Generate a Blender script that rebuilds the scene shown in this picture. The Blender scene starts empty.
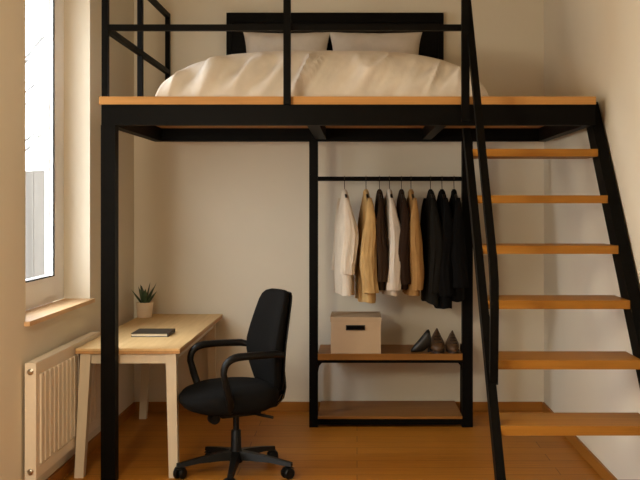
import bpy, bmesh, math, random
from mathutils import Vector, Matrix, noise
random.seed(7)
PI = math.pi
C = bpy.context.scene.collection
F = 950.0; VX, VY = 357.0, 205.0; CH = 206/130.0
YB = 7.308                                   # back wall
XL, XR, YN, ZC = -1.715, 1.437, -1.2, 3.75   # left wall, right wall, wall behind the camera, ceiling

# ------------------------------------------------------------------ materials
def nt(name):
    m = bpy.data.materials.new(name); m.use_nodes = True
    t = m.node_tree; b = t.nodes['Principled BSDF']
    return m, t, b
def L(t, a, b): t.links.new(a, b)
def coords(t, scale, kind='Object'):
    tc = t.nodes.new('ShaderNodeTexCoord'); mp = t.nodes.new('ShaderNodeMapping')
    mp.inputs['Scale'].default_value = scale
    L(t, tc.outputs[kind], mp.inputs['Vector']); return mp.outputs['Vector']
def noise_tex(t, vec, scale, detail=4, rough=.55):
    n = t.nodes.new('ShaderNodeTexNoise'); n.inputs['Scale'].default_value = scale
    n.inputs['Detail'].default_value = detail; n.inputs['Roughness'].default_value = rough
    L(t, vec, n.inputs['Vector']); return n.outputs['Fac']
def ramp(t, fac, stops):
    r = t.nodes.new('ShaderNodeValToRGB'); e = r.color_ramp.elements
    while len(e) < len(stops): e.new(.5)
    for k, (p, c) in enumerate(stops): e[k].position = p; e[k].color = (*c, 1)
    L(t, fac, r.inputs['Fac']); return r.outputs['Color']
def bump(t, b, h, strength, dist=.01):
    n = t.nodes.new('ShaderNodeBump'); n.inputs['Strength'].default_value = strength
    n.inputs['Distance'].default_value = dist
    L(t, h, n.inputs['Height']); L(t, n.outputs['Normal'], b.inputs['Normal'])
def sc(c, k): return tuple(min(1, v*k) for v in c)
def plain(name, col, rough=.5, var=.06, nscale=12, bmp=0, metal=0, spec=.5, stretch=(1, 1, 1)):
    m, t, b = nt(name); v = coords(t, stretch); f = noise_tex(t, v, nscale)
    L(t, ramp(t, f, [(.3, sc(col, 1-var)), (.7, sc(col, 1+var))]), b.inputs['Base Color'])
    b.inputs['Roughness'].default_value = rough; b.inputs['Metallic'].default_value = metal
    b.inputs['Specular IOR Level'].default_value = spec
    if bmp: bump(t, b, f, bmp)
    return m
def wood(name, c1, c2, axis='x', rough=.45, scale=1.0, spec=.16):
    m, t, b = nt(name); st = {'x': (.7, 14, 14), 'y': (14, .7, 14), 'z': (14, 14, .7)}[axis]
    v = coords(t, tuple(s*scale for s in st)); f = noise_tex(t, v, 2.2, 7, .62)
    L(t, ramp(t, f, [(.28, c1), (.5, tuple((a+b_)/2 for a, b_ in zip(c1, c2))), (.72, c2)]), b.inputs['Base Color'])
    b.inputs['Roughness'].default_value = rough; b.inputs['Specular IOR Level'].default_value = spec
    bump(t, b, f, .08, .004); return m
def cloth(name, col, rough=.9, weave=260, var=.08, sheen=.03, crease=.5):
    m, t, b = nt(name); v = coords(t, (1, 1, 1)); f = noise_tex(t, v, 7, 5)
    L(t, ramp(t, f, [(.3, sc(col, 1-var)), (.7, sc(col, 1+var))]), b.inputs['Base Color'])
    b.inputs['Roughness'].default_value = rough; b.inputs['Specular IOR Level'].default_value = .1
    b.inputs['Sheen Weight'].default_value = sheen
    n1 = noise_tex(t, coords(t, (9, 9, 2.2)), 2.4, 4, .6); ad = t.nodes.new('ShaderNodeMath'); ad.operation = 'MULTIPLY_ADD'
    L(t, noise_tex(t, v, weave, 2), ad.inputs[0]); ad.inputs[1].default_value = .06; L(t, n1, ad.inputs[2])
    bump(t, b, ad.outputs[0], crease, .02); return m
def floor_mat():
    m, t, b = nt('oak_floorboards'); v = coords(t, (1, 1, 1))
    br = t.nodes.new('ShaderNodeTexBrick'); L(t, v, br.inputs['Vector'])
    br.inputs['Color1'].default_value = (.47, .19, .021, 1); br.inputs['Color2'].default_value = (.39, .15, .016, 1)
    br.inputs['Mortar'].default_value = (.10, .042, .010, 1); br.inputs['Scale'].default_value = 1
    br.inputs['Mortar Size'].default_value = .0022; br.inputs['Brick Width'].default_value = 1.9
    br.inputs['Row Height'].default_value = .155; br.inputs['Mortar Smooth'].default_value = .3
    br.offset = .37
    f = noise_tex(t, coords(t, (1.0, 16, 16)), 2.6, 8, .65)
    g = ramp(t, f, [(.25, (.72, .70, .66)), (.75, (1.12, 1.10, 1.06))])
    mx = t.nodes.new('ShaderNodeMix'); mx.data_type = 'RGBA'; mx.blend_type = 'MULTIPLY'; mx.inputs[0].default_value = 1
    L(t, br.outputs['Color'], mx.inputs[6]); L(t, g, mx.inputs[7]); L(t, mx.outputs[2], b.inputs['Base Color'])
    b.inputs['Roughness'].default_value = .48; b.inputs['Specular IOR Level'].default_value = .2
    bump(t, b, br.outputs['Fac'], -.15, .003); return m
def glass_mat():
    m = bpy.data.materials.new('window_glass'); m.use_nodes = True; t = m.node_tree
    for n in list(t.nodes): t.nodes.remove(n)
    o = t.nodes.new('ShaderNodeOutputMaterial'); mx = t.nodes.new('ShaderNodeMixShader'); fr = t.nodes.new('ShaderNodeMath')
    tr = t.nodes.new('ShaderNodeBsdfTransparent'); gl = t.nodes.new('ShaderNodeBsdfGlossy'); gl.inputs['Roughness'].default_value = .02
    lw = t.nodes.new('ShaderNodeLayerWeight'); lw.inputs['Blend'].default_value = .5
    fr.operation = 'POWER'; L(t, lw.outputs['Facing'], fr.inputs[0]); fr.inputs[1].default_value = 5
    ml = t.nodes.new('ShaderNodeMath'); ml.operation = 'MULTIPLY'; ml.inputs[1].default_value = .5; L(t, fr.outputs[0], ml.inputs[0]); fr = ml
    L(t, fr.outputs[0], mx.inputs[0]); L(t, tr.outputs[0], mx.inputs[1]); L(t, gl.outputs[0], mx.inputs[2]); L(t, mx.outputs[0], o.inputs['Surface'])
    return m
WALLC = (.68, .628, .515)
M = dict(
    paint=plain('wall_paint', WALLC, .88, .012, 3, .02, spec=.2),
    ceil=plain('ceiling_paint', (.74, .66, .54), .9, .012, 3, spec=.2),
    floor=floor_mat(),
    black=plain('black_powder_coated_steel', (.0028, .0024, .0019), .5, .15, 30, .03, spec=.06),
    deck=wood('deck_plywood', (.40, .195, .055), (.53, .28, .092), 'x'),
    tread=wood('tread_oak', (.265, .108, .013), (.37, .166, .026), 'x'),
    skirt=wood('skirting_oak', (.27, .105, .016), (.37, .15, .026), 'x', scale=.6),
    skirty=wood('skirting_oak_side', (.27, .105, .016), (.37, .15, .026), 'y', scale=.6),
    shelf=wood('shelf_oak', (.20, .082, .016), (.30, .13, .030), 'x'),
    sill=wood('sill_oak', (.56, .36, .185), (.70, .48, .27), 'y'),
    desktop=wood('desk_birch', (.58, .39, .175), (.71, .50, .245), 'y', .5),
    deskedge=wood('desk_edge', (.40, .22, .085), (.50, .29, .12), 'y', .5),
    deskleg=plain('desk_leg_cream', (.60, .515, .375), .5, .05, 5, stretch=(5, 5, .6)),
    radiator=plain('radiator_enamel', (.74, .66, .54), .35, .02, 4),
    brass=plain('nickel_valve', (.45, .40, .33), .3, .1, 20, metal=1),
    chrome=plain('chrome', (.75, .73, .70), .2, .03, 20, metal=1),
    upvc=plain('white_window_frame', (.85, .85, .85), .35, .01, 4),
    gasket=plain('black_gasket', (.004, .004, .004), 1, .1, 30, spec=0),
    glass=glass_mat(),
    duvet=cloth('duvet_linen', (.66, .61, .54), crease=.12),
    pillow=cloth('pillow_linen', (.51, .465, .41), crease=.15),
    mattress=cloth('mattress_ticking', (.70, .65, .58)),
    chair=cloth('chair_black_fabric', (.0050, .0047, .0043), .9, 400, .2, 0, .05),
    plastic=plain('chair_black_plastic', (.004, .0038, .0035), .45, .1, 40, spec=.2),
    ivory=cloth('ivory_cotton', (.66, .575, .46)),
    tan=cloth('tan_linen', (.50, .325, .135), var=.16),
    ochre=cloth('ochre_suede', (.36, .20, .07), var=.16),
    white=cloth('pale_grey_cotton', (.62, .55, .46)),
    brown=cloth('shade_brown', (.030, .015, .007)),  # dark cloth colour standing in for a garment's shaded side
    brown2=cloth('shade_dark_brown', (.026, .013, .007)),  # same use: shade between garments put into the cloth colour
    charcoal=cloth('charcoal_wool', (.010, .009, .007), sheen=0),
    coal=cloth('black_wool', (.0035, .0032, .003), sheen=0),
    wire=plain('hanger_wire', (.06, .045, .03), .35, .1, 40, metal=1),
    card=plain('box_card', (.52, .38, .235), .8, .03, 8),
    cardlid=plain('box_lid', (.50, .365, .225), .8, .03, 8),
    leather=plain('black_leather', (.008, .007, .006), .4, .2, 30),
    bleather=plain('brown_leather', (.085, .042, .016), .45, .25, 14),
    bdark=plain('dark_shoe_lining', (.03, .015, .008), .7, .2, 14),
    pot=plain('ceramic_pot', (.78, .65, .49), .55, .03, 8),
    soil=plain('soil', (.03, .018, .01), .95, .3, 60, .4),
    leaf=plain('succulent_leaf', (.05, .088, .042), .5, .45, 40),
    cover=plain('notebook_cover', (.032, .027, .020), .55, .1, 20),
    pages=plain('paper_pages', (.72, .64, .50), .85, .05, 3, stretch=(1, 1, 200)),
    fence=wood('weathered_grey_boards', (.088, .081, .074), (.126, .117, .107), 'z', 1, .5),
    bark=plain('pale_bark', (.125, .123, .12), .9, .15, 20),
    yard=plain('pale_ground', (.15, .145, .135), .9, .1, 2),
)

# ------------------------------------------------------------------ mesh helpers
class MB:
    def __init__(s): s.bm = bmesh.new()
    def poly(s, vs, fs):
        bv = [s.bm.verts.new(v) for v in vs]
        for f in fs:
            try: s.bm.faces.new([bv[i] for i in f])
            except ValueError: pass
        return bv
    def _bev(s, faces_before, bevel, seg=2):
        fs = [f for f in s.bm.faces if f not in faces_before]
        es = list({e for f in fs for e in f.edges if len(e.link_faces) == 2 and e.calc_face_angle(0) > .5})
        bmesh.ops.bevel(s.bm, geom=es, offset=bevel, segments=seg, affect='EDGES', profile=.5)
    def box(s, x0, x1, y0, y1, z0, z1, bevel=0, seg=2):
        fb = set(s.bm.faces)
        s.poly([(x, y, z) for x in (x0, x1) for y in (y0, y1) for z in (z0, z1)],
               [(0, 1, 3, 2), (4, 6, 7, 5), (0, 4, 5, 1), (2, 3, 7, 6), (0, 2, 6, 4), (1, 5, 7, 3)])
        if bevel: s._bev(fb, bevel, seg)
        return s
    def loft(s, rings, caps=True):
        n = len(rings[0]); bv = [[s.bm.verts.new(p) for p in r] for r in rings]
        for a, b in zip(bv, bv[1:]):
            for i in range(n): s.bm.faces.new((a[i], a[(i+1) % n], b[(i+1) % n], b[i]))
        if caps:
            s.bm.faces.new(bv[0][::-1]); s.bm.faces.new(bv[-1])
        return s
    def prism(s, pts, axis, a, b, bevel=0):
        fb = set(s.bm.faces)
        mk = {'x': lambda p, t: (t, p[0], p[1]), 'y': lambda p, t: (p[0], t, p[1]), 'z': lambda p, t: (p[0], p[1], t)}[axis]
        s.loft([[mk(p, a) for p in pts], [mk(p, b) for p in pts]])
        if bevel: s._bev(fb, bevel)
        return s
    def sweep(s, pts, section, up=(0, 0, 1), scales=None):
        pts = [Vector(p) for p in pts]; rings = []; n = len(pts)
        for i, p in enumerate(pts):
            d = (pts[min(i+1, n-1)] - pts[max(i-1, 0)]).normalized()
            u = Vector(up); sd = d.cross(u)
            if sd.length < 1e-3: sd = d.cross(Vector((0, 1, 0)))
            sd.normalize(); u = sd.cross(d).normalized()
            k = 1.0
            if 0 < i < n-1:
                c = (pts[i]-pts[i-1]).normalized().dot((pts[i+1]-pts[i]).normalized())
                k = 1/max(.5, math.sqrt(max(0, (1+c)/2)))
            q = scales[i] if scales else 1
            rings.append([p + sd*(a*q) + u*(b*q*k) for a, b in section])
        return s.loft(rings)
    def tube(s, pts, r, n=10, up=(0, 0, 1), scales=None):
        return s.sweep(pts, circ(r, r, n), up, scales)
    def bar(s, p0, p1, w, h, up=(0, 0, 1)):
        return s.sweep([p0, p1], [(-w/2, -h/2), (w/2, -h/2), (w/2, h/2), (-w/2, h/2)], up)
    def lathe(s, prof, center=(0, 0, 0), axis='z', n=24):
        rings = []
        for r, h in prof:
            ring = []
            for k in range(n):
                a = 2*PI*k/n; c_, s_ = r*math.cos(a), r*math.sin(a)
                p = {'z': (c_, s_, h), 'x': (h, c_, s_), 'y': (c_, h, s_)}[axis]
                ring.append(Vector(p)+Vector(center))
            rings.append(ring)
        return s.loft(rings)
    def build(s, name, mat, root=None, local=False, smooth=35):
        bmesh.ops.recalc_face_normals(s.bm, faces=s.bm.faces)
        me = bpy.data.meshes.new(name); s.bm.to_mesh(me); s.bm.free()
        if root is not None and not local: me.transform(Matrix.Translation(-wloc(root)))
        me.materials.append(mat)
        if smooth:
            me.shade_smooth(); me.set_sharp_from_angle(angle=math.radians(smooth))
        o = bpy.data.objects.new(name, me); C.objects.link(o)
        if root is not None: o.parent = root
        return o
def wloc(o):
    v = Vector(o.location)
    while o.parent: o = o.parent; v += Vector(o.location)
    return v
def circ(a, b, n=12, e=2.0):
    out = []
    for k in range(n):
        t = 2*PI*k/n; c, s_ = math.cos(t), math.sin(t)
        out.append((a*math.copysign(abs(c)**(2/e), c), b*math.copysign(abs(s_)**(2/e), s_)))
    return out
def tag(o, label, cat, group=None, kind=None):
    o['label'] = label; o['category'] = cat
    if group: o['group'] = group
    if kind: o['kind'] = kind
    return o
def thing(name, label, cat, loc, group=None, rz=0):
    o = bpy.data.objects.new(name, None); C.objects.link(o); o.location = loc; o.rotation_euler = (0, 0, rz)
    o.empty_display_size = .05
    return tag(o, label, cat, group)
def struct(o): o['kind'] = 'structure'; return o
def bez(p0, p1, p2, n=8):
    p0, p1, p2 = map(Vector, (p0, p1, p2))
    return [p0*(1-t)**2 + p1*2*t*(1-t) + p2*t*t for t in [k/n for k in range(n+1)]]

# ------------------------------------------------------------------ the room
WY0, WY1, WZ0, WZ1, WX = 4.915, 6.10, .985, 3.12, -1.87
TH = .235
struct(MB().box(XL-TH, XR+.2, YN-.2, YB+.2, -.12, 0).build('floor', M['floor'], smooth=0))
struct(MB().box(XL-TH, XR+.2, YN-.2, YB+.2, ZC, ZC+.15).build('ceiling', M['ceil'], smooth=0))
struct(MB().box(XL-TH, XR+.2, YB, YB+.2, 0, ZC).build('wall_back', M['paint'], smooth=0))
struct(MB().box(XR, XR+.2, YN, YB, 0, ZC).build('wall_right', M['paint'], smooth=0))
struct(MB().box(XL-TH, XR+.2, YN-.2, YN, 0, ZC).build('wall_front', M['paint'], smooth=0))
W2 = (2.9, 4.1); V0, V1 = .06, 2.05        # unseen second window nearer the camera, added to let in more daylight
m = MB()
for y0, y1, z0, z1 in [(YN, W2[0], 0, ZC), (W2[0], W2[1], 0, V0), (W2[0], W2[1], V1, ZC), (W2[1], WY0, 0, ZC),
                       (WY0, WY1, 0, WZ0-.027), (WY0, WY1, WZ1, ZC), (WY1, YB, 0, ZC)]:
    m.box(XL-TH, XL, y0, y1, z0, z1)
struct(m.build('wall_left', M['paint'], smooth=0))
BH = .072
struct(MB().box(XL+.016, XR-.016, YB-.016, YB-.0005, 0, BH, .004).build('baseboard_back', M['skirt']))
struct(MB().box(XR-.016, XR-.0005, YN+.01, YB-.017, 0, BH, .004).build('baseboard_right', M['skirty']))
struct(MB().box(XL+.0005, XL+.016, YN+.01, YB-.017, 0, BH, .004).build('baseboard_left', M['skirty']))

def frame_ring(mb, x0, x1, y0, y1, z0, z1, wy, wz, bevel=.004):
    mb.box(x0, x1, y0, y0+wy, z0, z1, bevel); mb.box(x0, x1, y1-wy, y1, z0, z1, bevel)
    mb.box(x0, x1, y0+wy, y1-wy, z0, z0+wz, bevel); mb.box(x0, x1, y0+wy, y1-wy, z1-wz, z1, bevel)
    return mb
def window(name, y0, y1, z0, z1, sill=True):
    w = bpy.data.objects.new(name, None); C.objects.link(w); w.location = (WX, (y0+y1)/2, z0); w['kind'] = 'structure'
    frame_ring(MB(), WX-.075, WX-.012, y0, y1, z0, z1, .085, .055).build('window_frame', M['upvc'], w)
    a, b, c, d = y0+.072, y1-.072, z0+.045, z1-.045
    frame_ring(MB(), WX-.06, WX, a, b, c, d, .15, .115, .006).build('window_sash', M['upvc'], w)
    a, b, c, d = a+.15, b-.15, c+.115, d-.115
    frame_ring(MB(), WX-.009, WX-.001, a-.004, b+.004, c-.004, d+.004, .0125, .010, 0).build('gasket', M['gasket'], w)
    frame_ring(MB(), WX-.058, WX-.034, a-.002, b+.002, c-.002, d+.002, .012, .01, 0).build('glazing_bead', M['upvc'], w)
    MB().box(WX-.033, WX-.028, a-.003, b+.003, c-.003, d+.003).build('glass_pane', M['glass'], w, smooth=0)
    if sill:
        s_ = MB(); s_.box(WX-.010, XL+.0004, y0+.001, y1-.001, z0-.026, z0-.001, .003)
        s_.box(XL+.0006, XL+.028, y0-.02, y1+.02, z0-.026, z0-.001, .003)
        s_.build('window_sill', M['sill'], w)
    return w
window('window_1', WY0, WY1, WZ0, WZ1)
window('added_window', W2[0], W2[1], V0, V1, False)

# outside the window
struct(MB().box(-14, XL-TH-.02, -3, 22, -.6, -.45).build('ground', M['yard'], smooth=0))
fx = -2.12; k = 0
fr = thing('board_fence', 'weathered grey board fence seen through the window', 'fence', (-4, 8.0, -.45))
while fx > -5.6:
    w_ = .142 + .02*random.random()
    MB().box(fx-w_, fx-.004, 8.0, 8.022, -.45, 1.86+.03*random.random(), .002).build('fence_board', M['fence'], fr)
    fx -= w_; k += 1
MB().box(-5.5, -2.12, 8.022, 8.07, 1.45, 1.54).build('fence_rail', M['fence'], fr)
MB().box(-5.5, -2.12, 8.022, 8.07, .1, .19).build('fence_rail', M['fence'], fr)
tr = thing('bare_tree', 'pale leafless tree with thin branches behind the grey fence', 'tree', (-4.45, 12.6, -.45))
mb = MB(); mb.tube([(-4.9, 12.6, -.45), (-4.85, 12.6, 1.5), (-4.7, 12.6, 3.2), (-4.75, 12.6, 5.2)], .11, 10, (0, 1, 0), [1.2, 1, .7, .3])
mb.build('trunk', M['bark'], tr)
mb = MB()
for q in range(16):
    z = 1.8+.2*q; s_ = 1 if q % 4 else -1
    p = Vector((-4.78, 12.6, z)); e = p+Vector((s_*(.5+.5*random.random()), random.uniform(-.3, .3), .5+.6*random.random()))
    mid = (p+e)/2+Vector((0, 0, -.1))
    pts = bez(p, mid, e, 6); mb.tube(pts, .022, 6, (0, 1, 0), [1-.13*i for i in range(7)])
    for j in (2, 3, 4):
        a_ = pts[j]; mb.tube([a_, a_+Vector((s_*random.uniform(.1, .3), .05, random.uniform(.1, .45)))], .008, 5, (0, 1, 0))
mb.build('branches', M['bark'], tr)

# ------------------------------------------------------------------ loft platform
PY0, PY1 = 5.413, YB-.004
PX0, PX1 = -1.470, 1.362
DT, DB = 2.203, 2.158     # deck top, deck underside at the edge
BB = 2.041                # beam underside
loft = thing('loft_platform', 'black steel loft platform with timber deck and guard rails above desk and clothes', 'loft platform', (-1.42, 5.46, 0))
MB().box(PX0, PX1, PY0, PY1, DB, DT, .003).build('deck', M['deck'], loft)
bx0, bx1 = PX0+.012, PX1-.002
MB().box(bx0+.06, bx1-.06, PY0+.065, 6.80, DB-.024, DB-.0005).build('deck_underside', M['deck'], loft)
MB().box(bx0, bx1, PY0+.004, PY0+.064, BB, DB, .003).build('front_beam', M['black'], loft)
MB().box(bx0, bx1, 6.80, 6.86, BB, DB, .003).build('back_beam', M['black'], loft)
for a in (bx0, bx1-.06):
    MB().box(a, a+.06, PY0+.065, 6.799, BB, DB, .003).build('side_beam', M['black'], loft)
for cx, w_ in ((-.258, .075), (.500, .06)):
    MB().box(cx-w_/2, cx+w_/2, PY0+.065, 6.799, BB+.012, DB-.025, .003).build('joist', M['black'], loft)
MB().box(-1.462, -1.380, PY0+.006, PY0+.086, 0, BB, .004).build('post', M['black'], loft)
GZ1, GZ2 = 2.597, 3.027
def sq(w): return [(-w/2, -w/2), (w/2, -w/2), (w/2, w/2), (-w/2, w/2)]
gx, gy = -1.441, PY0+.03
MB().box(gx-.018, gx+.018, gy-.018, gy+.018, DT, GZ2+.015, .003).build('guard_post', M['black'], loft)
MB().box(-.417, -.376, PY0-.040, PY0, DB-.002, GZ2+.015, .003).build('guard_post', M['black'], loft)
MB().box(.593, .637, PY0-.040, PY0, DB-.10, GZ2+.015, .003).build('guard_post', M['black'], loft)
MB().box(gx-.017, gx+.017, 6.30, 6.338, DT, GZ2-.015, .003).build('guard_post', M['black'], loft)
MB().box(gx-.017, gx+.017, 7.215, 7.251, DT, GZ2+.015, .003).build('guard_post', M['black'], loft)
MB().box(gx+.018, .60, PY0-.001, PY0+.033, GZ1-.017, GZ1+.017, .003).build('guard_rail', M['black'], loft)
MB().box(gx+.018, .60, PY0-.001, PY0+.033, GZ2-.017, GZ2+.017, .003).build('guard_rail', M['black'], loft)
for z in (GZ1, GZ2):
    MB().box(gx-.016, gx+.016, gy+.017, 7.216, z-.019, z+.015, .003).build('side_rail', M['black'], loft)

# ------------------------------------------------------------------ staircase
SX0, SX1 = .655, 1.363
tz = [1.902-.2648*k for k in range(7)]
ty = [5.373-.2100*k for k in range(7)]
def fy(z): return ty[0] + (z-tz[0])*(-.21/-.2648)       # tread nosing line
st = thing('loft_staircase', 'steep open staircase with oak treads and black steel stringers and handrail', 'staircase', (1.0, 4.1, 0))
def stringer(x0, x1, dep, fo=0, ztop=2.195):
    pts = [(fy(0)+fo, 0), (fy(ztop)+fo, ztop), (fy(ztop)+fo+dep, ztop), (fy(0)+fo+dep, 0)]
    return MB().prism(pts, 'x', x0, x1, .002).build('stringer', M['black'], st)
stringer(SX1, XR-.012, .150, .012)
stringer(SX0-.040, SX0, .085, .012, 2.03)
for k in range(7):
    MB().box(SX0, SX1, ty[k], ty[k]+.285, tz[k]-.043, tz[k], .003).build('tread', M['tread'], st)
hx = .645
def sec(w, h): return [(-w/2, -h/2), (w/2, -h/2), (w/2, h/2), (-w/2, h/2)]
hp = [(hx, 4.490, .74), (hx, 4.462, 1.10), (hx, 4.468, 1.22), (hx, 4.51, 1.315), (hx, 5.0, 2.00), (hx, 5.56, 2.785), (hx, 5.72, 3.01)]
MB().sweep(hp, sec(.042, .038), (1, 0, 0)).build('handrail', M['black'], st)

# ------------------------------------------------------------------ open wardrobe under the loft
wd = thing('open_wardrobe', 'open black steel wardrobe frame with hanging rail and two oak shelves', 'wardrobe', (.2, 6.9, 0))
RY = 6.80
wx0, wx1 = -.341, .826
MB().box(wx0, wx0+.062, RY-.03, RY+.03, 0, BB-.001, .003).build('post', M['black'], wd)
MB().box(wx1-.076, wx1, RY-.03, RY+.03, 0, BB-.001, .003).build('post', M['black'], wd)
for a in (wx0+.012, wx1-.042):
    MB().box(a, a+.03, 7.20, 7.23, 0, .53, .002).build('rear_post', M['black'], wd)
RZ = 1.772
MB().tube([(wx0+.05, RY, RZ), (wx1-.05, RY, RZ)], .0165, 14).build('hanging_rail', M['black'], wd)
def shelf(zt, thick, barh, y1):
    MB().box(wx0+.063, wx1-.077, RY-.052, y1, zt-thick, zt, .003).build('shelf', M['shelf'], wd)
    b_ = MB(); b_.box(wx0+.062, wx1-.076, RY-.030, RY+.005, zt-thick-barh, zt-thick-.0005, .002)
    b_.box(wx0+.062, wx0+.09, RY+.006, 7.199, zt-thick-.025, zt-thick-.0005, .002)
    b_.box(wx1-.104, wx1-.076, RY+.006, 7.199, zt-thick-.025, zt-thick-.0005, .002)
    b_.build('shelf_frame', M['black'], wd)
shelf(.527, .044, .024, 7.20)
shelf(.083, .018, .045, 7.285)
for a, s_ in ((wx0+.062, 1), (wx1-.076, -1)):
    MB().prism([(a, .46), (a+s_*.03, .46), (a+s_*.010, .435), (a, .39)], 'y', RY-.02, RY+.005).build('corner_bracket', M['black'], wd)

# ------------------------------------------------------------------ bed
BCX = -.205
bed = thing('double_bed', 'double bed with black headboard on the loft deck', 'bed', (BCX, 6.4, DT))
MB().box(-.995, .660, 7.235, 7.285, DT, 3.050, .006).build('headboard', M['black'], bed)
hb = MB(); hb.box(-.99, -.955, 7.222, 7.236, DT+.2, 3.045, .004); hb.box(.62, .655, 7.222, 7.236, DT+.2, 3.045, .004)
hb.box(-.955, .62, 7.222, 7.236, 2.975, 3.045, .004); hb.build('headboard_trim', M['black'], bed)
MB().box(BCX-.76, BCX+.76, 5.90, 7.23, DT, DT+.10, .01).build('bed_base', M['black'], bed)
MB().box(BCX-.76, BCX+.76, 5.90, 7.22, DT+.10, DT+.235, .03).build('mattress', M['mattress'], bed)
# duvet
A, LEN, H = .985, 1.40, .366
NU, NV = 190, 110
HY = 6.99                                # head end of the duvet
mb = MB(); g = []
def dz(x, t):                             # t = 0 at head, 1 at foot
    return H*(max(0, 1-abs(x/A)**3.2)**(1/2.6))*(max(0, 1-t**7)**(1/2.4))
for j in range(NV+1):
    row = []
    t = math.sin(PI/2*j/NV) if j else 0
    for i in range(NU+1):
        x = A*math.sin(PI/2*(2*i/NU-1)); x = x*(1-.10*t**10*0)
        row.append(Vector((BCX+x, HY-LEN*t, DT+.002+dz(x, t))))
    g.append(row)
def nrm(j, i):
    a = g[min(j+1, NV)][i]-g[max(j-1, 0)][i]; b = g[j][min(i+1, NU)]-g[j][max(i-1, 0)]
    n_ = a.cross(b); n_ = n_.normalized() if n_.length > 1e-9 else Vector((0, 0, 1))
    return -n_ if n_.z < 0 else n_
gd = []
for j in range(NV+1):
    row = []
    for i in range(NU+1):
        p = g[j][i]; n_ = nrm(j, i); h = (p.z-DT)/H
        q = p.x*1.0-.55*p.z
        e_ = min(1, max(0, (-n_.y-.28)/.45)); ft = .05+1.7*e_*e_*(3-2*e_)      # deeper folds on the hanging foot than on the top
        w_ = .008*noise.noise(Vector((q*5, p.y*1.6, p.z*1.3)))+.016*noise.noise(Vector((q*11+3, p.y*2.0, p.z*1.8)))
        w_ += .030*((1-abs(noise.noise(Vector((q*7+9, p.y*1.2, p.z*1.5)))))**5-.35)
        w_ += .007*noise.noise(Vector((q*26, p.y*6, p.z*5)))
        w_ += .017*math.sin(q*34+5*noise.noise(Vector((q*1.7, p.y, p.z*1.5))))*max(0, .35+noise.noise(Vector((q*2.3+5, p.y*1.5, p.z*2+2))))
        w_ += .009*math.sin(q*61+6*noise.noise(Vector((q*2.1+8, p.y, p.z*1.8))))*max(0, .25+noise.noise(Vector((q*3.1+1, p.y*1.5, p.z*2+7))))
        w_ *= ft
        fall = min(1, h*2.4)
        p2 = p + n_*(w_*fall) ; p2.z = max(p2.z, DT+.002)
        row.append(p2)
    gd.append(row)
bv = [[mb.bm.verts.new(p) for p in r] for r in gd]
for j in range(NV):
    for i in range(NU): mb.bm.faces.new((bv[j][i], bv[j][i+1], bv[j+1][i+1], bv[j+1][i]))
# close the head end down to the mattress
low = [mb.bm.verts.new((p.x, HY, DT+.002)) for p in gd[0]]
for i in range(NU): mb.bm.faces.new((bv[0][i+1], bv[0][i], low[i], low[i+1]))
dv = mb.build('duvet', M['duvet'], smooth=80)
tag(dv, 'rumpled cream duvet spread over the bed on the loft', 'duvet')
# pillows
def pillow(cx, w, h, label, seed, tilt=.30):
    n = 40; rf = []; rb = []
    mbp = MB()
    ca, sa = math.cos(tilt), math.sin(tilt)
    def P(u, v, side):
        pin = 1-.055*(1-abs(v))**1*0
        x = u*w/2*(1-.10*(1-v*v)); z = v*h/2*(1-.07*(1-u*u)+.012*noise.noise(Vector((u*4+seed, v, 1))))
        th = .085*((1-u**4)*(1-v**4))**.55
        th += .022*noise.noise(Vector((u*2.5+seed, v*2.5, side*3)))*(1-u*u)*(1-v*v)
        y = side*th
        return Vector((cx+x, 7.045+y*ca+z*sa, 2.655+z*ca-y*sa))
    vs = {}
    for side in (-1, 1):
        for a in range(n+1):
            for b in range(n+1):
                u, v = math.sin(PI/2*(2*a/n-1)), math.sin(PI/2*(2*b/n-1))
                if side == 1 and (a in (0, n) or b in (0, n)): vs[(1, a, b)] = vs[(-1, a, b)]
                else: vs[(side, a, b)] = mbp.bm.verts.new(P(u, v, side))
        for a in range(n):
            for b in range(n): mbp.bm.faces.new((vs[(side, a, b)], vs[(side, a+1, b)], vs[(side, a+1, b+1)], vs[(side, a, b+1)]))
    o = mbp.build('pillow', M['pillow'], smooth=70)
    tag(o, label, 'pillow', 'pillows against the headboard')
pillow(-.525, .655, .47, 'beige pillow at the window side of the black headboard', 1)
pillow(.140, .70, .47, 'beige pillow at the staircase side of the black headboard', 5)

# ------------------------------------------------------------------ desk
DX0, DX1, DY0, DY1, DZ = -1.632, -1.027, 5.505, 7.255, .752
desk = thing('writing_desk', 'pale birch desk with cream tapered legs beside the radiator', 'desk', ((DX0+DX1)/2, 6.4, 0))
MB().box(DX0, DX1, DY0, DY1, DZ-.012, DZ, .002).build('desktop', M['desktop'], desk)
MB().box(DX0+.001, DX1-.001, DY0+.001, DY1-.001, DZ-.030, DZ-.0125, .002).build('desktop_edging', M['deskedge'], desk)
def leg(xt, yt, xb, yb, wt=.060, wb=.052):
    r = []
    for x, y, z, w_ in ((xb, yb, 0, wb), (xt, yt, DZ-.031, wt)):
        r.append([(x-w_/2, y-w_/2, z), (x+w_/2, y-w_/2, z), (x+w_/2, y+w_/2, z), (x-w_/2, y+w_/2, z)])
    MB().loft(r).build('leg', M['deskleg'], desk)
leg(DX0+.055, DY0+.045, DX0+.018, DY0+.030)
leg(DX1-.055, DY0+.045, DX1-.038, DY0+.030)
leg(DX0+.055, DY1-.075, DX0+.045, DY1-.20)
leg(DX1-.075, DY1-.075, DX1-.062, DY1-.055)
MB().box(DX0+.085, DX1-.085, DY0+.028, DY0+.046, DZ-.090, DZ-.031, .002).build('apron', M['deskleg'], desk)
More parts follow.
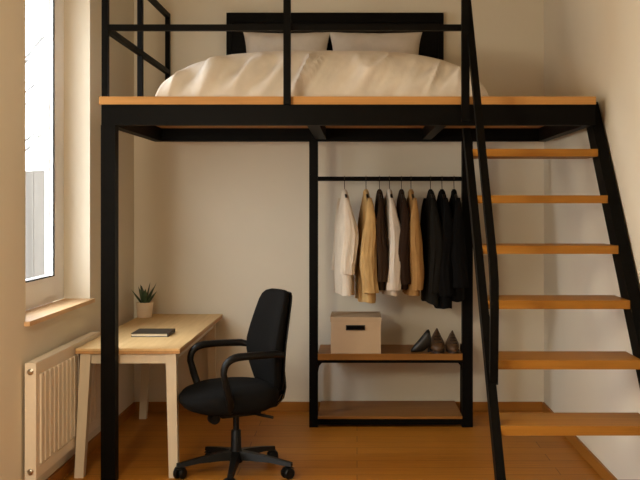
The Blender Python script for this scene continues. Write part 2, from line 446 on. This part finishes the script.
MB().box(DX0+.105, DX1-.105, DY1-.075, DY1-.057, DZ-.090, DZ-.031, .002).build('apron', M['deskleg'], desk)
for a in (DX0+.040, DX1-.070):
    MB().box(a, a+.018, DY0+.075, DY1-.106, DZ-.090, DZ-.031, .002).build('apron', M['deskleg'], desk)

# plant
px_, py_, pz_ = -1.572, 7.035, DZ
pl = thing('potted_succulent', 'small spiky green succulent in a cream pot on the desk', 'plant', (px_, py_, pz_))
MB().lathe([(.001, .001), (.051, .001), (.053, .006), (.063, .110), (.063, .113), (.057, .113), (.056, .098), (.001, .098)], (px_, py_, pz_), n=28).build('pot', M['pot'], pl)
MB().lathe([(.001, .096), (.050, .096), (.050, .099), (.001, .101)], (px_, py_, pz_), n=20).build('soil', M['soil'], pl)
lv = [(0, .20, .145), (.9, .5, .12), (2.1, .45, .13), (3.14, .62, .118), (3.9, .30, .125), (5.0, .35, .10), (5.9, .68, .115), (1.6, .15, .10), (2.8, .2, .13), (4.5, .12, .09), (.3, .42, .15)]
for a, tilt, ln in lv:
    d = Vector((math.cos(a)*math.sin(tilt), math.sin(a)*math.sin(tilt), math.cos(tilt)))
    ln *= 1.2; b0 = Vector((px_, py_, pz_+.098))+Vector((d.x, d.y, 0))*.03
    pts = [b0+d*(ln*t)+Vector((0, 0, -.008*t*t)) for t in (0, .2, .45, .7, .88, 1)]
    sd_ = Vector((-math.sin(a), math.cos(a), 0))
    MB().sweep(pts, circ(.007, .021, 8), tuple(sd_), [.8, 1.0, .9, .62, .3, .04]).build('leaf', M['leaf'], pl)

# notebook
nb = thing('notebook', 'closed dark notebook with white page edges on the desk', 'notebook', (-1.30, 6.1, DZ))
nx0, nx1, ny0, ny1 = -1.425, -1.190, 5.99, 6.225
MB().box(nx0, nx1, ny0, ny1, DZ+.0005, DZ+.004, .001).build('cover', M['cover'], nb)
MB().box(nx0+.004, nx1-.008, ny0+.004, ny1-.004, DZ+.0045, DZ+.0195).build('pages', M['pages'], nb, smooth=0)
MB().box(nx0, nx1, ny0, ny1, DZ+.020, DZ+.0235, .001).build('cover', M['cover'], nb)
MB().box(nx1-.0075, nx1, ny0, ny1, DZ+.004, DZ+.020).build('spine', M['cover'], nb, smooth=0)

# ------------------------------------------------------------------ radiator
RX0, RX1, RY0, RY1, RZ0, RZ1 = XL+.017, -1.640, 4.855, 6.06, .178, .776
rad = thing('panel_radiator', 'cream panel radiator on the wall under the window', 'radiator', (XL+.04, 5.5, RZ0))
rm = MB(); rm.box(RX0, RX1-.006, RY0+.014, RY1-.014, RZ0+.004, RZ1-.012, .004)
rm.box(RX1-.008, RX1-.0045, RY0+.013, RY1-.013, RZ0+.003, RZ1-.003)
rm.build('core_panel', M['radiator'], rad)
fp = MB(); fp.box(RX1-.0048, RX1-.001, RY0+.012, RY1-.012, RZ1-.055, RZ1-.002, .001); fp.box(RX1-.0048, RX1-.001, RY0+.012, RY1-.012, RZ0+.002, RZ0+.055, .001)
fp.box(RX1-.0048, RX1-.001, RY0+.012, RY0+.055, RZ0+.055, RZ1-.055); fp.box(RX1-.0048, RX1-.001, RY1-.055, RY1-.012, RZ0+.055, RZ1-.055)
y = RY0+.066
while y < RY1-.09:
    fp.box(RX1-.0048, RX1+.005, y, y+.048, RZ0+.068, RZ1-.068, .002); y += .073
fp.build('front_panel', M['radiator'], rad)
for a in (RY0, RY1-.013):
    sp = MB().box(RX0, RX1, a, a+.0125, RZ0, RZ1, .003).build('side_panel', M['radiator'], rad)
    if a == RY0: end_panel = sp
tg = MB(); tg.box(RX0, RX0+.006, RY0+.013, RY1-.013, RZ1-.010, RZ1); tg.box(RX1-.010, RX1-.004, RY0+.013, RY1-.013, RZ1-.010, RZ1)
y = RY0+.03
while y < RY1-.03:
    tg.box(RX0+.006, RX1-.010, y, y+.010, RZ1-.008, RZ1-.002); y += .022
tg.build('top_grille', M['radiator'], rad)
for z in (RZ1-.045, RZ0+.042):
    v_ = MB(); v_.lathe([(.001, -.011), (.009, -.011), (.0135, -.008), (.0135, -.002), (.0165, -.001), (.0165, .002), (.001, .002)], ((RX0+RX1)/2, RY0, z), 'y', 16)
    v_.lathe([(.001, -.017), (.005, -.017), (.005, -.010), (.001, -.010)], ((RX0+RX1)/2+.002, RY0, z), 'y', 6)
    v_.build('valve_cap', M['brass'], end_panel)

# ------------------------------------------------------------------ office chair
cx, cy = -.713, 5.600
th = math.radians(119)
ch = thing('office_chair', 'black fabric swivel office chair with loop arms at the desk', 'office chair', (cx, cy, 0), rz=th)
def ring(a, b, z, y0=0, e=2.6, n=40, sad=0, front=0):
    out = []
    for u, v in circ(a, b, n, e):
        zz = z+sad*((u/a)**2)*.02 - front*max(0, v/b)**3
        out.append((u, y0+v, zz))
    return out
MB().loft([ring(.12, .13, .385, .03), ring(.20, .215, .392, .035), ring(.238, .262, .416, .04, 2.7, front=.005), ring(.252, .278, .450, .045, 2.8, front=.012),
           ring(.252, .280, .485, .045, 2.8, front=.022), ring(.240, .268, .515, .04, 2.7, front=.030), ring(.20, .23, .530, .035, 2.5, sad=.3, front=.03), ring(.10, .12, .528, .03, 2.3, sad=.2)]
          ).build('seat', M['chair'], ch, True, 60)
def bring(hw, ht, z, y0, curv=.9):
    return [(u, y0+v+curv*u*u, z) for u, v in circ(hw, ht, 44, 3.2)]
prof = [(.478, .105, .018, -.222), (.488, .130, .030, -.222), (.54, .162, .036, -.220), (.62, .195, .040, -.216), (.70, .217, .042, -.216), (.77, .222, .042, -.222),
        (.85, .212, .040, -.236), (.94, .196, .037, -.254), (1.01, .180, .034, -.268), (1.045, .164, .031, -.276), (1.064, .140, .025, -.281), (1.074, .100, .014, -.284)]
MB().loft([bring(hw, ht, z, y0, 1.0) for z, hw, ht, y0 in prof]).build('backrest', M['chair'], ch, True, 60)
def bring2(hw, ht, z, y0): return [(u, y0+v+u*u, z) for u, v in circ(hw, ht, 32, 3)]
MB().loft([bring2(hw*.92, .012, z, y0-ht-.006) for z, hw, ht, y0 in prof[1:-1]]).build('back_shell', M['plastic'], ch, True, 60)
for s_ in (-1, 1):
    q = s_; A_ = .735
    pts = [(q*.200, -.200, A_-.030), (q*.240, -.185, A_-.014)] + [tuple(p) for p in bez((q*.266, -.14, A_-.004), (q*.280, -.05, A_), (q*.281, .04, A_), 5)] + \
          [tuple(p) for p in bez((q*.281, .07, A_), (q*.281, .185, A_+.002), (q*.279, .185, A_-.09), 8)][1:] + [(q*.275, .165, .57), (q*.262, .140, .485), (q*.215, .120, .42), (q*.12, .10, .398)]
    scs = [.85]*2+[1.15]*6+[1.2, 1.2, 1.15, 1.1, 1.05, 1, 1, .95]+[.95]*4
    MB().sweep(pts, circ(.023, .018, 14, 2.4), (0, 0.35, 1), scs[:len(pts)]).build('armrest', M['plastic'], ch, True, 50)
MB().sweep([(0, .02, .378), (0, -.12, .375), (0, -.235, .388), (0, -.282, .43), (0, -.296, .49), (0, -.288, .58), (0, -.280, .66)], circ(.055, .012, 14, 3), (0, .3, 1)).build('back_bracket', M['plastic'], ch, True, 50)
MB().sweep([(-.07, -.225, .405), (-.07, -.255, .425), (-.07, -.270, .455)], circ(.016, .006, 8), (0, .3, 1)).build('chrome_strut', M['chrome'], ch, True, 50)
MB().box(-.09, .09, -.12, .12, .355, .392, .012).build('tilt_mechanism', M['plastic'], ch, True)
MB().lathe([(.001, -.035), (.026, -.035), (.031, -.024), (.031, .024), (.026, .035), (.001, .035)], (-.03, .150, .348), 'x', 18).build('tension_knob', M['plastic'], ch, True)
MB().tube([(-.05, -.05, .37), (-.16, -.10, .365), (-.22, -.14, .360)], .009, 8).build('height_lever', M['plastic'], ch, True)
MB().lathe([(.001, .10), (.018, .10), (.018, .365), (.001, .365)], n=20).build('gas_lift', M['plastic'], ch, True)
MB().lathe([(.001, .07), (.036, .07), (.042, .085), (.040, .130), (.031, .155), (.029, .255), (.025, .262), (.001, .262)], n=24).build('hub', M['plastic'], ch, True)
for k in range(5):
    a = math.radians(-88+72*k)-th; d = Vector((math.cos(a), math.sin(a), 0)); sd_ = Vector((-d.y, d.x, 0)); R_ = .335
    rr = []
    for t, w_, zt, zb in ((.02, .032, .140, .088), (.10, .028, .134, .090), (.22, .023, .116, .086), (.31, .020, .099, .074), (R_+.014, .016, .092, .072)):
        rr.append([d*t+sd_*w_+Vector((0, 0, zb)), d*t-sd_*w_+Vector((0, 0, zb)), d*t-sd_*(w_*.7)+Vector((0, 0, zt)), d*t+sd_*(w_*.7)+Vector((0, 0, zt))])
    MB().loft(rr).build('base_arm', M['plastic'], ch, True)
    c0 = d*R_; whl = []
    cs = MB(); f = Vector((math.cos(a+.9), math.sin(a+.9), 0)); g2 = Vector((-f.y, f.x, 0))
    for s_ in (-1, 1):
        rings = []
        for r_, h_ in ((.004, .006), (.027, .006), (.033, .010), (.033, .024), (.027, .031), (.004, .031)):
            rings.append([c0+g2*(s_*h_)+f*(r_*math.cos(q))-f*.012+Vector((0, 0, .033+r_*math.sin(q))) for q in [2*PI*i/20 for i in range(20)]])
        whl.append(rings)
    cs.tube([c0+Vector((0, 0, .044)), c0+Vector((0, 0, .086))], .009, 8)
    cs.sweep([c0-f*.048+Vector((0, 0, .043)), c0-f*.03+Vector((0, 0, .064)), c0+f*.0+Vector((0, 0, .070)), c0+f*.018+Vector((0, 0, .060))], circ(.024, .004, 8), (0, 0, 1))
    co_ = cs.build('caster', M['plastic'], ch, True)
    for rg in whl: MB().loft(rg).build('wheel', M['plastic'], co_, True)

# ------------------------------------------------------------------ clothes on hangers
def garment(px, yaw, mat, length, label, name, cat, hlabel, hw=.18, ht=.062, sleeve=.58, spread=.02, seed=0, dy=0, neck=1.690, slv_mat=None, scap=1.0):
    x = (px-VX)*RY/F
    yw = math.radians(yaw)
    hg = thing('coat_hanger', hlabel, 'coat hanger', (x, RY, neck), 'coat hangers on the wardrobe rail', yw)
    hk = [(0, 0, -.005), (0, 0, .045)] + [(.0205*math.sin(q)*1.0, 0, RZ-neck+.0035-.0205*math.cos(q)*1.0) for q in []]
    r_ = .020; zc = RZ-neck
    # the hook crosses the rail, so its plane is turned back to face along Y
    dirv = Vector((math.sin(yw), math.cos(yw), 0))            # world Y seen from the hanger
    arc = [Vector((0, 0, zc))+dirv*(r_*math.cos(q))+Vector((0, 0, r_*math.sin(q))) for q in [PI*1.15-PI*1.15*1*i/12-.12 for i in range(13)]]
    pts = [Vector((0, 0, -.01)), Vector((0, 0, .02)), arc[-1]*.5+Vector((0, 0, .03))*.5] + arc[::-1]
    MB().tube(pts, .0027, 6, (0.3, .2, .1)).build('hook', M['wire'], hg, True)
    MB().sweep([(-.15, 0, -.085), (-.07, 0, -.035), (0, 0, -.012), (.07, 0, -.035), (.15, 0, -.085)], circ(.009, .006, 8), (0, 0, 1)).build('shoulder_bar', M['wire'], hg, True)
    gm = thing(name, label, cat, (x, RY, neck-length), 'clothes on the wardrobe rail', yw)
    N = 56
    rings = []
    zs = [-.004, -.02, -.045, -.08, -.12, -.17, -.23, -.30, -.38, -.46, -.54, -.62, -.70, 1]
    zs = [z for z in zs[:-1] if -z < length-.03]+[-length+.012, -length]
    for z in zs:
        t = min(1, -z/.17); w_ = .026+(hw-.026)*(t**.75) ; w_ = w_ + spread*max(0, -z-.17)/.5
        q_ = min(1, -z/.42); h_ = .016+(ht-.016)*(q_*(2-q_))
        rg = []
        for u, v in circ(w_, h_, N, 2.3):
            an = math.atan2(v/h_, u/w_)
            k = 1+(.22*noise.noise(Vector((math.cos(an)*2.2+seed*7, math.sin(an)*2.2, -z*1.2)))+.20*noise.noise(Vector((math.cos(an)*7+seed*3, math.sin(an)*6, -z*2.5))))*min(1, -z/.2)
            hem = .012*noise.noise(Vector((math.cos(an)*1.5+seed, math.sin(an)*1.5, 4))) if z < -length+.02 else 0
            rg.append((u, v*k*1.0+.012*noise.noise(Vector((u*9+seed, z*1.4, 2))), z+length+hem))
        rings.append(rg)
    MB().loft(rings).build('body', mat, gm, True, 70)
    for s_ in (-1, 1):
        pts = []; scs = []
        n = 22
        for i in range(n+1):
            t = i/n
            pts.append((s_*((hw*.80)+ (.055+.02*spread/.02)*min(1, t*3.2)**.8+.012*math.sin(t*5+seed)), .010*math.sin(t*6+seed*2), length-.055-.03*min(1, t*6)-(sleeve-.03)*t))
            q_ = min(1, t/.6); scs.append((.24+.76*q_*(2-q_))*(1-.10*t)*(1+.03*math.sin(t*17+seed)))
        rg_ = []
        for i, p in enumerate(pts):
            t = i/n; rr_ = []
            for u, v in circ(.040*scs[i], ht*.95*scs[i], 40, 2.2):
                an = math.atan2(v, u); kk = 1+(.20*noise.noise(Vector((math.cos(an)*3.2+seed*5+s_, math.sin(an)*3.2, t*1.1)))+.14*noise.noise(Vector((math.cos(an)*6+seed, math.sin(an)*6, t*3+s_))))*min(1, t*3)
                rr_.append((p[0]+u*kk, p[1]+v*kk, p[2]+(.010*noise.noise(Vector((an, seed, 3))) if i == n else 0)))
            rg_.append(rr_)
        MB().loft(rg_).build('sleeve', slv_mat or mat, gm, True, 70)
    MB().loft([[(u, v, length+z) for u, v in circ(a, b, 20)] for a, b, z in ((.030, .022, -.022), (.027, .019, -.008), (.019, .013, .004), (.012, .008, .008))]).build('collar', mat, gm, True, 60)
    return gm
hl = 'thin wire coat hanger holding the %s'
garment(344.5, 99, M['ivory'], .735, 'ivory cotton shirt hanging nearest the window end of the rail', 'hanging_shirt', 'shirt', hl % 'ivory cotton shirt at the window end', seed=1, sleeve=.53, ht=.060)
garment(366, 96, M['tan'], .785, 'long tan linen shirt hanging second on the rail beside the ivory one', 'hanging_shirt', 'shirt', hl % 'long tan linen shirt', seed=2, sleeve=.66, ht=.062)
garment(379.5, 93, M['brown'], .70, 'added dark brown jacket standing in for the shaded side of the pale shirt', 'shade_jacket', 'jacket', hl % 'added brown jacket behind the pale shirt', seed=3, sleeve=.58, ht=.040)  # added garment; its dark colour stands in for the shirt's shaded side
garment(389.5, 98, M['white'], .735, 'pale grey white shirt hanging between two added dark brown jackets', 'hanging_shirt', 'shirt', hl % 'pale shirt between the added brown jackets', seed=4, sleeve=.64, ht=.055)
garment(401.5, 93, M['brown2'], .69, 'added dark brown jacket standing in for the shaded side of the ochre coat', 'shade_jacket', 'jacket', hl % 'added very dark brown jacket', seed=5, sleeve=.6, ht=.045)  # added garment, dark in place of shade on the ochre coat
garment(411, 96, M['ochre'], .74, 'ochre brown coat hanging beside the black garments', 'hanging_coat', 'coat', hl % 'ochre brown coat', seed=6, sleeve=.64, ht=.05)
garment(430.5, 96, M['charcoal'], .79, 'charcoal coat, first of the dark coats next to the ochre one', 'hanging_coat', 'coat', hl % 'charcoal coat', seed=7, sleeve=.66, ht=.056)
garment(442, 93, M['coal'], .83, 'longest black coat hanging in the middle of the dark coats', 'hanging_coat', 'coat', hl % 'longest black coat', seed=8, sleeve=.68, ht=.06)
garment(454, 93, M['coal'], .775, 'black coat hanging against the wardrobe post by the staircase', 'hanging_coat', 'coat', hl % 'black coat by the staircase post', seed=9, sleeve=.62, ht=.06)

# ------------------------------------------------------------------ on the shelf
SZ = .527
bx = thing('storage_box', 'beige lidded storage box with black handle on the wardrobe shelf', 'storage box', (.0, 6.95, SZ))
b0, b1, by0, by1 = -.190, .174, 6.757, 7.135
MB().box(b0+.004, b1-.004, by0+.004, by1-.004, SZ, SZ+.225, .003).build('box_body', M['card'], bx)
MB().box(b0, b1, by0, by1, SZ+.2255, SZ+.258, .003).build('box_lid', M['cardlid'], bx)
hm = MB(); frame_ring_y = [(-.077, .060, .168, .203)]
hm.box(-.079, .058, by0-.001, by0+.0038, SZ+.166, SZ+.203, .002); hm.build('label_plate', M['leather'], bx)
MB().box(-.072, .051, by0-.0025, by0-.0012, SZ+.172, SZ+.197).build('handle_slot', M['gasket'], bx)

def pump(x0, y0):
    t = thing('high_heel_shoe', 'black high heel shoe on the shelf beside the brown shoes', 'shoe', (x0, y0, SZ))
    # toe to -x; centre line height rises to the heel
    rings = []
    for s_, z0, z1, w_ in ((-.072, .001, .016, .014), (-.062, .001, .032, .028), (-.045, .001, .054, .036), (-.02, .001, .082, .038), (.005, .002, .112, .036),
                           (.028, .012, .142, .034), (.044, .026, .160, .033), (.057, .034, .164, .031), (.066, .040, .150, .026), (.072, .046, .12, .016)):
        rg = []
        for u, v in circ(w_, (z1-z0)/2, 20, 2.4): rg.append((x0+s_, y0+u, SZ+(z0+z1)/2+v))
        rings.append(rg)
    MB().loft(rings).build('upper', M['leather'], t, smooth=60)
    MB().sweep([(x0+.058, y0, SZ), (x0+.059, y0, SZ+.03), (x0+.056, y0, SZ+.06)], circ(.010, .010, 10), (0, 1, 0), [.9, 1.0, 2.0]).build('heel', M['leather'], t)
pump(.458, 6.83)
def shoe(x0, y0, h, w, label, seed, lean):
    t = thing('brown_shoe', label, 'shoe', (x0, y0, SZ), 'brown shoes on the shelf')
    # seen toe-on: rings stacked upward, from the broad toe to the narrow ankle tongue
    rings = []
    for f_, hw_, d0, d1 in ((.05, .80, -.115, .125), (.15, .98, -.122, .130), (.26, 1.0, -.115, .132), (.38, .93, -.085, .132), (.50, .76, -.050, .130),
                            (.62, .57, -.018, .126), (.76, .39, .008, .120), (.88, .22, .026, .10), (.97, .10, .04, .085), (1.0, .03, .05, .07)):
        rg = []
        for u, v in circ(w*hw_/2, (d1-d0)/2, 24, 2.2):
            rg.append((x0+u+lean*f_*h, y0+(d0+d1)/2+v, SZ+.008+f_*(h-.008)))
        rings.append(rg)
    MB().loft(rings).build('upper', M['bleather'], t, smooth=60)
    MB().prism([(x0+u, y0+v) for u, v in circ(w*.46, .125, 28, 2.3)], 'z', SZ, SZ+.014, .003).build('sole', M['bdark'], t)
    # dark opening with laces on the slope
    mbo = MB()
    for q in range(4):
        f_ = .46+.11*q; yy = y0+(-.055+.030*q)+.0; ww = w*(.27-.045*q)
        mbo.tube([(x0-ww+lean*f_*h, yy-.008, SZ+f_*h), (x0+lean*f_*h, yy-.020, SZ+(f_+.015)*h), (x0+ww+lean*f_*h, yy-.008, SZ+f_*h)], .004, 6)
    mbo.build('laces', M['bdark'], t)
shoe(.578, 6.88, .158, .112, 'larger brown shoe beside the black high heel', 1, .04)
shoe(.690, 6.89, .140, .098, 'smaller brown shoe beside the wardrobe post', 2, .06)

# ------------------------------------------------------------------ light and camera
sc_ = bpy.context.scene
w = bpy.data.worlds.new('overcast_sky'); sc_.world = w; w.use_nodes = True
wt = w.node_tree; bg = wt.nodes['Background']
tc = wt.nodes.new('ShaderNodeTexCoord'); sx = wt.nodes.new('ShaderNodeSeparateXYZ'); L(wt, tc.outputs['Generated'], sx.inputs[0])
L(wt, ramp(wt, sx.outputs['Z'], [(.0, (.78, .78, .78)), (.25, (.93, .97, 1)), (1, (.91, .96, 1))]), bg.inputs['Color'])
bg.inputs['Strength'].default_value = 10.8
PORT = True
def area(name, loc, rot, sx_, sy_, energy, col, portal=False):
    l = bpy.data.lights.new(name, 'AREA'); l.shape = 'RECTANGLE'; l.size = sx_; l.size_y = sy_; l.energy = energy; l.color = col
    o = bpy.data.objects.new(name, l); C.objects.link(o); o.location = loc; o.rotation_euler = rot
    if portal: l.cycles.is_portal = PORT
    return o
area('window_portal', (XL-TH-.01, (WY0+WY1)/2, (WZ0+WZ1)/2), (0, -PI/2, 0), WZ1-WZ0, WY1-WY0, 1, (1, 1, 1), True)
area('window_portal', (XL-TH-.01, sum(W2)/2, (V0+V1)/2), (0, -PI/2, 0), V1-V0, W2[1]-W2[0], 1, (1, 1, 1), True)
pt = bpy.data.lights.new('left_fill_light', 'POINT'); pt.energy = 118; pt.color = (1, .89, .69); pt.shadow_soft_size = .25  # unseen warm fill light added at the left, no lamp fixture
po = bpy.data.objects.new('left_fill_light', pt); C.objects.link(po); po.location = (-1.3, 2.4, 1.9)

cam = bpy.data.cameras.new('camera'); co = bpy.data.objects.new('camera', cam); C.objects.link(co)
co.location = (0, 0, CH); co.rotation_euler = (PI/2, 0, 0)
cam.sensor_width = 36; cam.lens = 36*F/640; cam.shift_x = (320-VX)/640; cam.shift_y = -(240-VY)/640
cam.clip_start = .05; cam.clip_end = 100
sc_.camera = co
sc_.cycles.max_bounces = 14; sc_.cycles.diffuse_bounces = 8; sc_.cycles.sample_clamp_indirect = 8
vs = sc_.view_settings; vs.view_transform = 'Standard'; vs.look = 'None'; vs.exposure = .18; vs.gamma = 1; vs.use_curve_mapping = False
